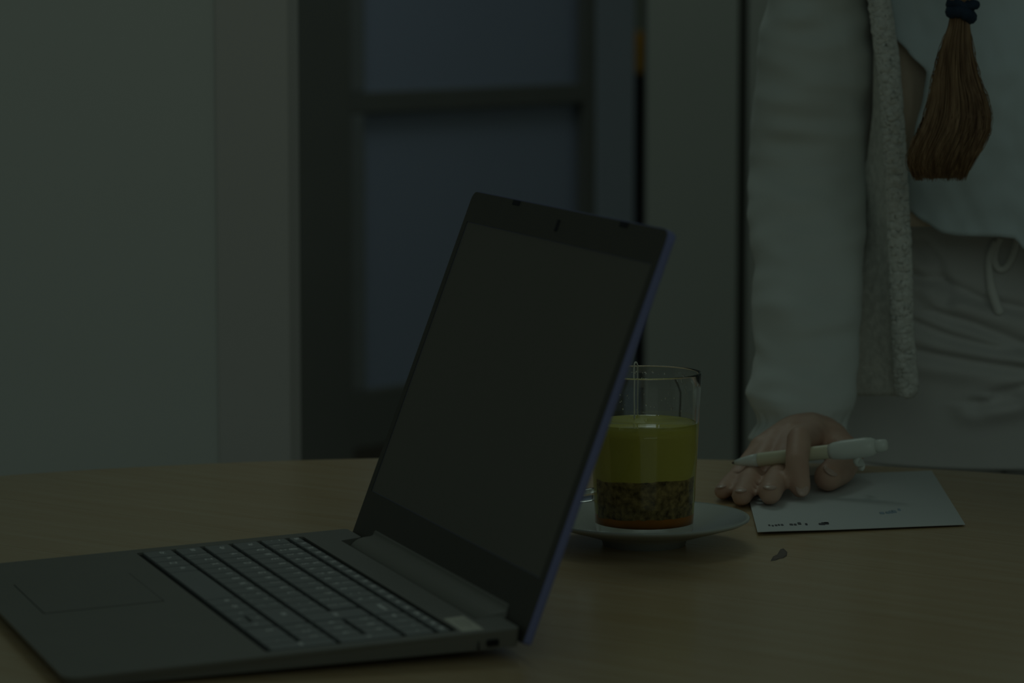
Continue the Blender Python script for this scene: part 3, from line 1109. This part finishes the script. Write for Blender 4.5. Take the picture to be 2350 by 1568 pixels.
# right sleeve: loose, with gathers -------------------------------------
SL = [(-330, 1770, 2060, 2.705), (-120, 1768, 2030, 2.715), (0, 1764, 2004, 2.722), (80, 1742, 2010, 2.728), (160, 1735, 2014, 2.73), (300, 1724, 1998, 2.735), (400, 1718, 1992, 2.735), (500, 1713, 1986, 2.730),
      (560, 1722, 1984, 2.722), (610, 1734, 1981, 2.715), (700, 1722, 1979, 2.695), (760, 1726, 1974, 2.680), (810, 1734, 1970, 2.668), (860, 1722, 1966, 2.655), (905, 1713, 1964, 2.642), (930, 1722, 1960, 2.632),
      (950, 1736, 1952, 2.622), (965, 1742, 1946, 2.615), (980, 1733, 1945, 2.606), (992, 1724, 1944, 2.598), (1003, 1720, 1944, 2.590)]
bm = bmesh.new()
rs = []
NR, NS = 150, 72
for i in range(NR):
    y = -330 + (1003 + 330) * (i / (NR - 1))
    xl, xr, Yc = interp(SL, y)
    k = min(1.0, max(0.0, (y - 930) / 60.0))
    # the sleeve hangs round the arm
    zc = P((xl + xr) / 2, y, Yc).z
    if zc < EL.z:
        Yc = WR.y + (EL.y - WR.y) * (zc - WR.z) / (EL.z - WR.z) + 0.002
    else:
        Yc = EL.y + (SHR.y - EL.y) * min(1.6, (zc - EL.z) / (SHR.z - EL.z)) + 0.002
    cpt = P((xl + xr) / 2, y, Yc)
    hw_ = (xr - xl) / 2 * Yc / F_PX
    ring = []
    for j in range(NS):
        an = 2 * pi * j / NS
        ca_, sa_ = cos(an), sin(an)
        dz = 0.0
        # crosswise creases, stronger at the elbow and above the cuff
        yy = y / 100.0
        cr = 0.0018 * sin(yy * 7.1 + 2.2 * sin(an * 1.0 + yy * 0.4) + 1.3 * sin(an * 2)) * (0.35 + 0.65 * abs(nz(ca_, sa_, yy * 0.5, 1.7)))
        cr += 0.0060 * nz(ca_ * 0.9, sa_ * 0.9, yy * 0.9, 1.0) + 0.0050 * nz(ca_ * 1.3 + 5, sa_ * 1.3, yy * 2.4, 1.0)
        gath = (0.0016 * sin(an * 17 + 2 * nz(ca_, sa_, yy, 1.2)) + 0.0012 * sin(an * 29)) * k
        rim = (0.004 * nz(ca_ * 3, sa_ * 3, 3, 1.3) + 0.006 * nz(ca_ * 8, sa_ * 8, 3, 1.3)) * k * k
        q = cpt + Vector((ca_ * (hw_ + 0.25 * cr + gath), sa_ * (min(hw_ * 0.85, 0.045) + cr + gath), 0))
        # cuff dips at its sides and stays up over the back of the hand
        q.z += k * (0.0045 * max(0, -sa_) - 0.003 * abs(ca_) + 0.4 * rim) - (0.0 if y < 900 else 0.0)
        ring.append(q)
    rs.append(ring)
rings(bm, rs, cap=False)
bmesh.ops.recalc_face_normals(bm, faces=bm.faces)
slv = obj('sleeve', bm, MAT['sleeve'], per, True)
slv['label'] = 'loose white crinkled sleeve with gathered cuff'
so = slv.modifiers.new('thick', 'SOLIDIFY')
so.thickness = 0.0012
so.offset = -1

# left sleeve (outside the picture)
bm = bmesh.new()
pth = smooth_path([SHL + Vector((-0.01, 0, 0.01)), (SHL + EL2) / 2 + Vector((0.004, 0, 0)), EL2, (EL2 + WR2) / 2, WR2 + Vector((0, 0, 0.01))], 40)
tube(bm, pth, [0.058 - 0.018 * i / 39 + 0.003 * nz(i * 0.4, 1, 2, 1) for i in range(40)], 32, cap=False)
obj('sleeve', bm, MAT['sleeve'], per, True)

# trousers: hips and two legs, with slanting drag folds ------------------
TF = [((2085, 640), (2160, 645), (2250, 690), (2350, 712)), ((2080, 735), (2180, 775), (2290, 800), (2360, 800)), ((2110, 815), (2230, 832), (2360, 850)),
      ((2120, 560), (2150, 600), (2180, 690)), ((2290, 905), (2370, 880)), ((2240, 930), (2330, 915)), ((2000, 690), (2060, 720)), ((2150, 720), (2230, 745), (2350, 790))]
TFW = [(Vector((P(a[0], a[1], 2.76).x, P(a[0], a[1], 2.76).z))) for a in []]
FOLD = []
for f in TF:
    FOLD.append([Vector((P(a, b, 2.76).x, P(a, b, 2.76).z)) for a, b in f])


def seg_d(p, a, b):
    ab = b - a
    t = max(0, min(1, (p - a).dot(ab) / ab.length_squared))
    return (p - a - ab * t)


def fold_disp(x, z):
    s = 0.0
    for f in FOLD:
        best = None
        for a, b in zip(f, f[1:]):
            d = seg_d(Vector((x, z)), a, b)
            if best is None or d.length < best.length:
                best = d
        d = best.length
        sg = best.y
        if d < 0.035:
            s -= 0.0065 * exp(-(d / 0.0045) ** 2)
            if sg < 0:
                s += 0.0055 * exp(-((d - 0.010) / 0.009) ** 2)
            else:
                s += 0.0025 * exp(-((d - 0.010) / 0.008) ** 2)
    return s


bm = bmesh.new()
rs = []
NS = 220
zs = [0.275 - 0.30 * i / 130 for i in range(131)]
for z in zs:
    u = (0.275 - z) / 0.30
    cx_, cy_ = 0.43, 2.865 + 0.03 * u
    ax = 0.150 + 0.026 * min(1, u * 1.4)
    ay = 0.112 + 0.016 * min(1, u * 1.4)
    ring = []
    for j in range(NS):
        an = 2 * pi * j / NS
        x, y = cx_ + ax * cos(an), cy_ + ay * sin(an)
        d = 0.002 * nz(x * 9, y * 9, z * 12, 1)
        if sin(an) < 0:
            d += fold_disp(x, z)
        ring.append(Vector((x + cos(an) * d, y + sin(an) * d, z)))
    rs.append(ring)
rings(bm, rs, cap=True)
for s in (-1, 1):
    pth = smooth_path([PEL + Vector((s * 0.083, 0.0, -0.06)), Vector((0.43 + s * 0.095, 2.865, -0.27)), Vector((0.43 + s * 0.10, 2.90, FZ + 0.07))], 40)
    tube(bm, pth, [0.099 - 0.034 * i / 39 + 0.004 * nz(i * 0.3, s, 5, 1) for i in range(40)], 40)
bmesh.ops.recalc_face_normals(bm, faces=bm.faces)
tro = obj('trousers', bm, MAT['trousers'], per, True)
# drawstring
def tfront(px, py, off=0.004):
    """point on the front of the trousers"""
    Y = 2.75
    for _ in range(6):
        q = P(px, py, Y)
        u = (0.275 - q.z) / 0.30
        ax = 0.150 + 0.026 * min(1, u * 1.4)
        ay = 0.112 + 0.016 * min(1, u * 1.4)
        c = (q.x - 0.43) / ax
        Y = 2.865 + 0.03 * u - ay * sqrt(max(0.05, 1 - c * c)) - off
    return P(px, py, Y)


bm = bmesh.new()
tube(bm, smooth_path([tfront(2296, 545), tfront(2286, 570), tfront(2283, 598, .006), tfront(2293, 617, .007), tfront(2307, 614, .007), tfront(2320, 595, .006), tfront(2330, 566, .005), tfront(2334, 545)], 40), 0.0018, 8, 1.6)
obj('drawstring', bm, MAT['cord'], tro, True)
bm = bmesh.new()
tube(bm, smooth_path([tfront(2284, 552), tfront(2270, 590, .005), tfront(2271, 630, .006), tfront(2276, 665, .007), tfront(2287, 700, .008), tfront(2296, 722, .008)], 40), [0.0020 + 0.0019 * min(1, i / 24) for i in range(38)] + [0.0034, 0.0018], 10)
obj('drawstring', bm, MAT['cord'], tro, True)

# loose shirt front ------------------------------------------------------
# rows: py -> left px, right px (beyond the frame), depth
def sheet(name, rows, nr, nc, mat, curve, wr, thick, parent, seed=0, hem=None):
    bm = bmesh.new()
    G = []
    y0, y1 = rows[0][0], rows[-1][0]
    for i in range(nr):
        y = y0 + (y1 - y0) * i / (nr - 1)
        xl, xr, Yl, Yr = interp(rows, y)
        rw = []
        for j in range(nc):
            u = j / (nc - 1)
            px = xl + (xr - xl) * u
            py = y
            if hem and i > nr * 0.6:
                w_ = ((i / (nr - 1)) - 0.6) / 0.4
                py = y + (hem(px) - y1) * w_
            Y = Yl + (Yr - Yl) * u - curve * 4 * u * (1 - u)
            d = wr * (noise.noise(Vector((px / 70 + seed, py / 160, seed))) + 0.5 * noise.noise(Vector((px / 28, py / 60 + seed, 3))))
            rw.append(bm.verts.new(P(px, py, Y + d)))
        G.append(rw)
    for i in range(nr - 1):
        for j in range(nc - 1):
            bm.faces.new((G[i][j], G[i + 1][j], G[i + 1][j + 1], G[i][j + 1]))
    bmesh.ops.recalc_face_normals(bm, faces=bm.faces)
    o = obj(name, bm, mat, parent, True)
    s = o.modifiers.new('thick', 'SOLIDIFY')
    s.thickness = thick
    s.offset = 0
    return o


def hem(px):
    return interp([(2060, 470), (2080, 478), (2120, 508), (2165, 535), (2200, 541), (2290, 543), (2330, 547), (2350, 572), (2400, 590), (2900, 560)], px)[0]


shirt_rows = [(-380, 1985, 2920, 2.66, 2.70), (-60, 1990, 2920, 2.66, 2.70), (0, 2008, 2920, 2.66, 2.70), (70, 2038, 2920, 2.66, 2.69), (120, 2085, 2920, 2.655, 2.69), (165, 2128, 2920, 2.65, 2.69), (215, 2120, 2920, 2.655, 2.69),
              (300, 2100, 2920, 2.665, 2.69), (400, 2080, 2920, 2.675, 2.70), (500, 2070, 2920, 2.69, 2.70)]
shirt = sheet('shirt', shirt_rows, 90, 90, MAT['shirt'], 0.03, 0.005, 0.0016, per, 4, hem)
shirt['label'] = 'loose white shirt hanging forward with a wavy hem'
shade_rows = [(-380, 2025, 2960, 2.675, 2.78), (0, 2028, 2960, 2.668, 2.78), (250, 2040, 2960, 2.672, 2.78), (520, 2050, 2960, 2.69, 2.78)]
shade_obj = sheet('shade_layer', shade_rows, 30, 50, MAT['shade_layer'], 0.0, 0.002, 0.002, per, 9)  # brown sheet standing in for the shade between vest and shirt
shade_obj['label'] = 'brownish layer added for the shade under the white shirt'
# back of the torso
bm = bmesh.new()
tube(bm, smooth_path([WST + Vector((0, 0.03, -0.02)), CHE + Vector((0, 0.03, 0)), CHE + Vector((0, 0.015, 0.07))], 16), [0.165, 0.165, 0.165, 0.165, 0.165, 0.165, 0.168, 0.168, 0.17, 0.17, 0.17, 0.168, 0.165, 0.16, 0.15, 0.13], 40, 0.58)
obj('blouse_back', bm, MAT['sleeve'], per, True)

# knitted vest front: panel plus pierced border ----------------------------
vest_rows = [(-380, 1985, 1995, 2.70, 2.655), (0, 2000, 2014, 2.70, 2.65), (120, 2010, 2030, 2.70, 2.648), (250, 2008, 2040, 2.70, 2.65), (360, 1996, 2046, 2.715, 2.652), (450, 1945, 2050, 2.76, 2.655), (650, 1930, 2060, 2.725, 2.665), (800, 1930, 2062, 2.722, 2.67), (880, 1930, 2062, 2.722, 2.675), (908, 1945, 2060, 2.72, 2.675)]
vest = sheet('vest', vest_rows, 140, 40, MAT['vest'], -0.004, 0.003, 0.004, per, 2)
vest['label'] = 'grey knitted vest front hanging open'
bm = bmesh.new()
band_rows = [(-380, 1975, 2015, 2.652), (-60, 1990, 2030, 2.648), (0, 2000, 2034, 2.646), (60, 2008, 2044, 2.645), (150, 2020, 2056, 2.645), (250, 2030, 2064, 2.646), (350, 2036, 2070, 2.648), (450, 2042, 2076, 2.651), (550, 2046, 2082, 2.655),
             (650, 2050, 2086, 2.660), (750, 2054, 2088, 2.664), (830, 2058, 2094, 2.668), (880, 2060, 2099, 2.670), (898, 2063, 2096, 2.671), (908, 2068, 2086, 2.671)]
NRB, NCB = 420, 26
G = []
pits = []
yy = -370
while yy < 900:
    pits.append((yy + random.uniform(-6, 6), random.uniform(0.45, 0.72), random.uniform(0.7, 1.25)))
    yy += random.uniform(18, 40)
for i in range(NRB):
    y = -380 + (908 + 380) * i / (NRB - 1)
    xl, xr, Yc = interp(band_rows, y)
    rw = []
    for j in range(NCB):
        u = j / (NCB - 1)
        px = xl + (xr - xl) * u
        px += 1.5 * noise.noise(Vector((y / 14.0, 3.0, u * 0.1))) * (1 if u > 0.8 or u < 0.1 else 0)
        Y = Yc - 0.006 * (1 - (2 * u - 1) ** 2)
        Y += 0.0016 * noise.noise(Vector((px / 5.0, y / 6.0, 1.0)))
        for (py_, pu, s_) in pits:
            if abs(py_ - y) < 14:
                dd = ((py_ - y) / 6.5) ** 2 + ((u - pu) * 34 / 3.2) ** 2
                Y += 0.012 * s_ * exp(-dd)
        rw.append(bm.verts.new(P(px, y, Y)))
    G.append(rw)
for i in range(NRB - 1):
    for j in range(NCB - 1):
        bm.faces.new((G[i][j], G[i + 1][j], G[i + 1][j + 1], G[i][j + 1]))
bmesh.ops.recalc_face_normals(bm, faces=bm.faces)
bnd = obj('knitted_band', bm, MAT['band'], vest, True)
s = bnd.modifiers.new('thick', 'SOLIDIFY')
s.thickness = 0.004
s.offset = -1

# hair ---------------------------------------------------------------------
HY = 2.535
HL = [(20, 2183, 2226), (45, 2181, 2224), (90, 2166, 2229), (130, 2155, 2234), (180, 2142, 2247), (230, 2133, 2266), (265, 2124, 2274), (300, 2110, 2272), (330, 2094, 2258), (360, 2083, 2240), (385, 2082, 2228), (400, 2095, 2216), (415, 2115, 2198)]
bm = bmesh.new()
rs = []
for i in range(40):
    y = 20 + 388 * i / 39
    xl, xr = interp(HL, y)
    m_, h_ = (xl + xr) / 2, (xr - xl) / 2 - 5
    sc2 = HY / F_PX
    ring = []
    for k in range(28):
        an = 2 * pi * k / 28
        p0 = P(m_ + h_ * cos(an), y, HY)
        ring.append(p0 + Vector((0, sin(an) * h_ * sc2 * 0.55, 0)))
    rs.append(ring)
rings(bm, rs)
bmesh.ops.recalc_face_normals(bm, faces=bm.faces)
hair = obj('hair', bm, MAT['hair'], per, True)
hair['label'] = 'long brown ponytail hanging in front of the shirt'
bm = bmesh.new()
for k in range(1500):
    q = random.uniform(-1, 1)
    ph = random.uniform(0, 2 * pi)
    rad_ = sqrt(random.uniform(0.55, 1.0))
    ca_, sa_ = rad_ * cos(ph), rad_ * sin(ph)
    yend = random.uniform(372, 416)
    pts = []
    off = random.uniform(-1, 1)
    for i in range(13):
        t = i / 12
        y = 30 + (yend - 30) * t
        xl, xr = interp(HL, min(y, 398))
        m_, h_ = (xl + xr) / 2, (xr - xl) / 2
        # neighbours gather in locks
        lk = 0.10 * sin(ph * 9 + 2.0 * t) * t
        wob = 2.0 * sin(t * 5 + off * 6)
        p0 = P(m_ + h_ * (ca_ + lk * (1 - abs(ca_))) + wob * t, y, HY)
        pts.append(p0 + Vector((0, sa_ * h_ * HY / F_PX * 0.62 - 0.001 * off, 0)))
    tube(bm, pts, [0.00042] * 10 + [0.00038, 0.0003, 0.00015], 3)
# loose flyaway hairs
for k in range(40):
    sgn = random.choice((-1, 1))
    y0 = random.uniform(60, 330)
    pts = []
    for i in range(8):
        t = i / 7
        y = y0 + (70) * t
        xl, xr = interp(HL, y)
        x = (xl if sgn < 0 else xr) + sgn * (1 + 5 * sin(t * pi) * random.uniform(0.6, 1.2))
        pts.append(P(x, y, HY - 0.005))
    tube(bm, pts, 0.0002, 3)
obj('hair_strands', bm, MAT['hair'], hair, True)['kind'] = 'stuff'
# hair above the tie up to the head, and the hair on the head
bm = bmesh.new()
pt0 = P(2204, 30, HY)
tube(bm, smooth_path([pt0, P(2204, -120, HY), P(2200, -420, HY + 0.01), HD + Vector((-0.065, 0.03, -0.09)), HD + Vector((-0.05, 0.06, 0.0))], 30), [0.0075 + 0.022 * min(1, i / 12) for i in range(30)], 24)
obj('hair_length', bm, MAT['hair'], hair, True)
bm = bmesh.new()
ellipsoid(bm, HD + tilt @ Vector((0, 0.028, 0.022)), (0.084, 0.090, 0.094), tilt, 28)
for v in bm.verts:
    v.co += (v.co - HD).normalized() * 0.003 * nz(v.co.x * 40, v.co.y * 40, v.co.z * 8, 1)
obj('hair_cap', bm, MAT['hair'], hair, True)
# tie: two twisted turns of dark elastic with a small knot on the right
bm = bmesh.new()
for zz, xx, rr, th in ((30, 2205, 22, 0.0052), (12, 2203, 19, 0.0050), (-4, 2203, 18, 0.0048)):
    c = P(xx, zz, HY)
    R_ = rr * HY / F_PX
    tube(bm, [c + Vector((R_ * cos(2 * pi * k / 28) * 0.95, R_ * sin(2 * pi * k / 28), 0.0012 * sin(4 * pi * k / 28 + zz) - 0.0020 * cos(2 * pi * k / 28))) for k in range(29)], [th * (1 + 0.1 * sin(k * 1.7)) for k in range(29)], 10)
tube(bm, smooth_path([P(2218, 14, HY - 0.006), P(2235, 11, HY - 0.007), P(2247, 14, HY - 0.006)], 10), [0.0046, 0.0044, 0.0042, 0.0042, 0.004, 0.004, 0.0038, 0.0034, 0.003, 0.0015], 10)
tie = obj('hair_tie', bm, MAT['hairtie'], per, True)
tie['label'] = 'dark navy hair tie'
# eyes and shoes (outside the picture)
for s in (-1, 1):
    bm = bmesh.new()
    ellipsoid(bm, HD + tilt @ Vector((s * 0.031, -0.076, -0.002)), (0.0125, 0.0125, 0.0095), tilt, 14)
    obj('eye', bm, MAT['eye'], per, True)
    bm = bmesh.new()
    rs = []
    ax_ = 0.43 + s * 0.10
    for y, w_, h_ in ((2.955, 0.020, 0.05), (2.945, 0.034, 0.075), (2.90, 0.040, 0.085), (2.86, 0.042, 0.075), (2.80, 0.046, 0.058), (2.74, 0.042, 0.048), (2.715, 0.028, 0.038), (2.705, 0.012, 0.028)):
        rs.append([Vector((ax_ + w_ * cos(2 * pi * k / 20), y, FZ + max(0.0, h_ / 2 + h_ / 2 * 1.15 * sin(2 * pi * k / 20)))) for k in range(20)])
    rings(bm, rs)
    bmesh.ops.recalc_face_normals(bm, faces=bm.faces)
    obj('shoe', bm, MAT['shoe'], per, True)

# ------------------------------------------------------------------ lift everything from table height to the floor at z = 0
for o in TOP:
    o.location.z += TZ
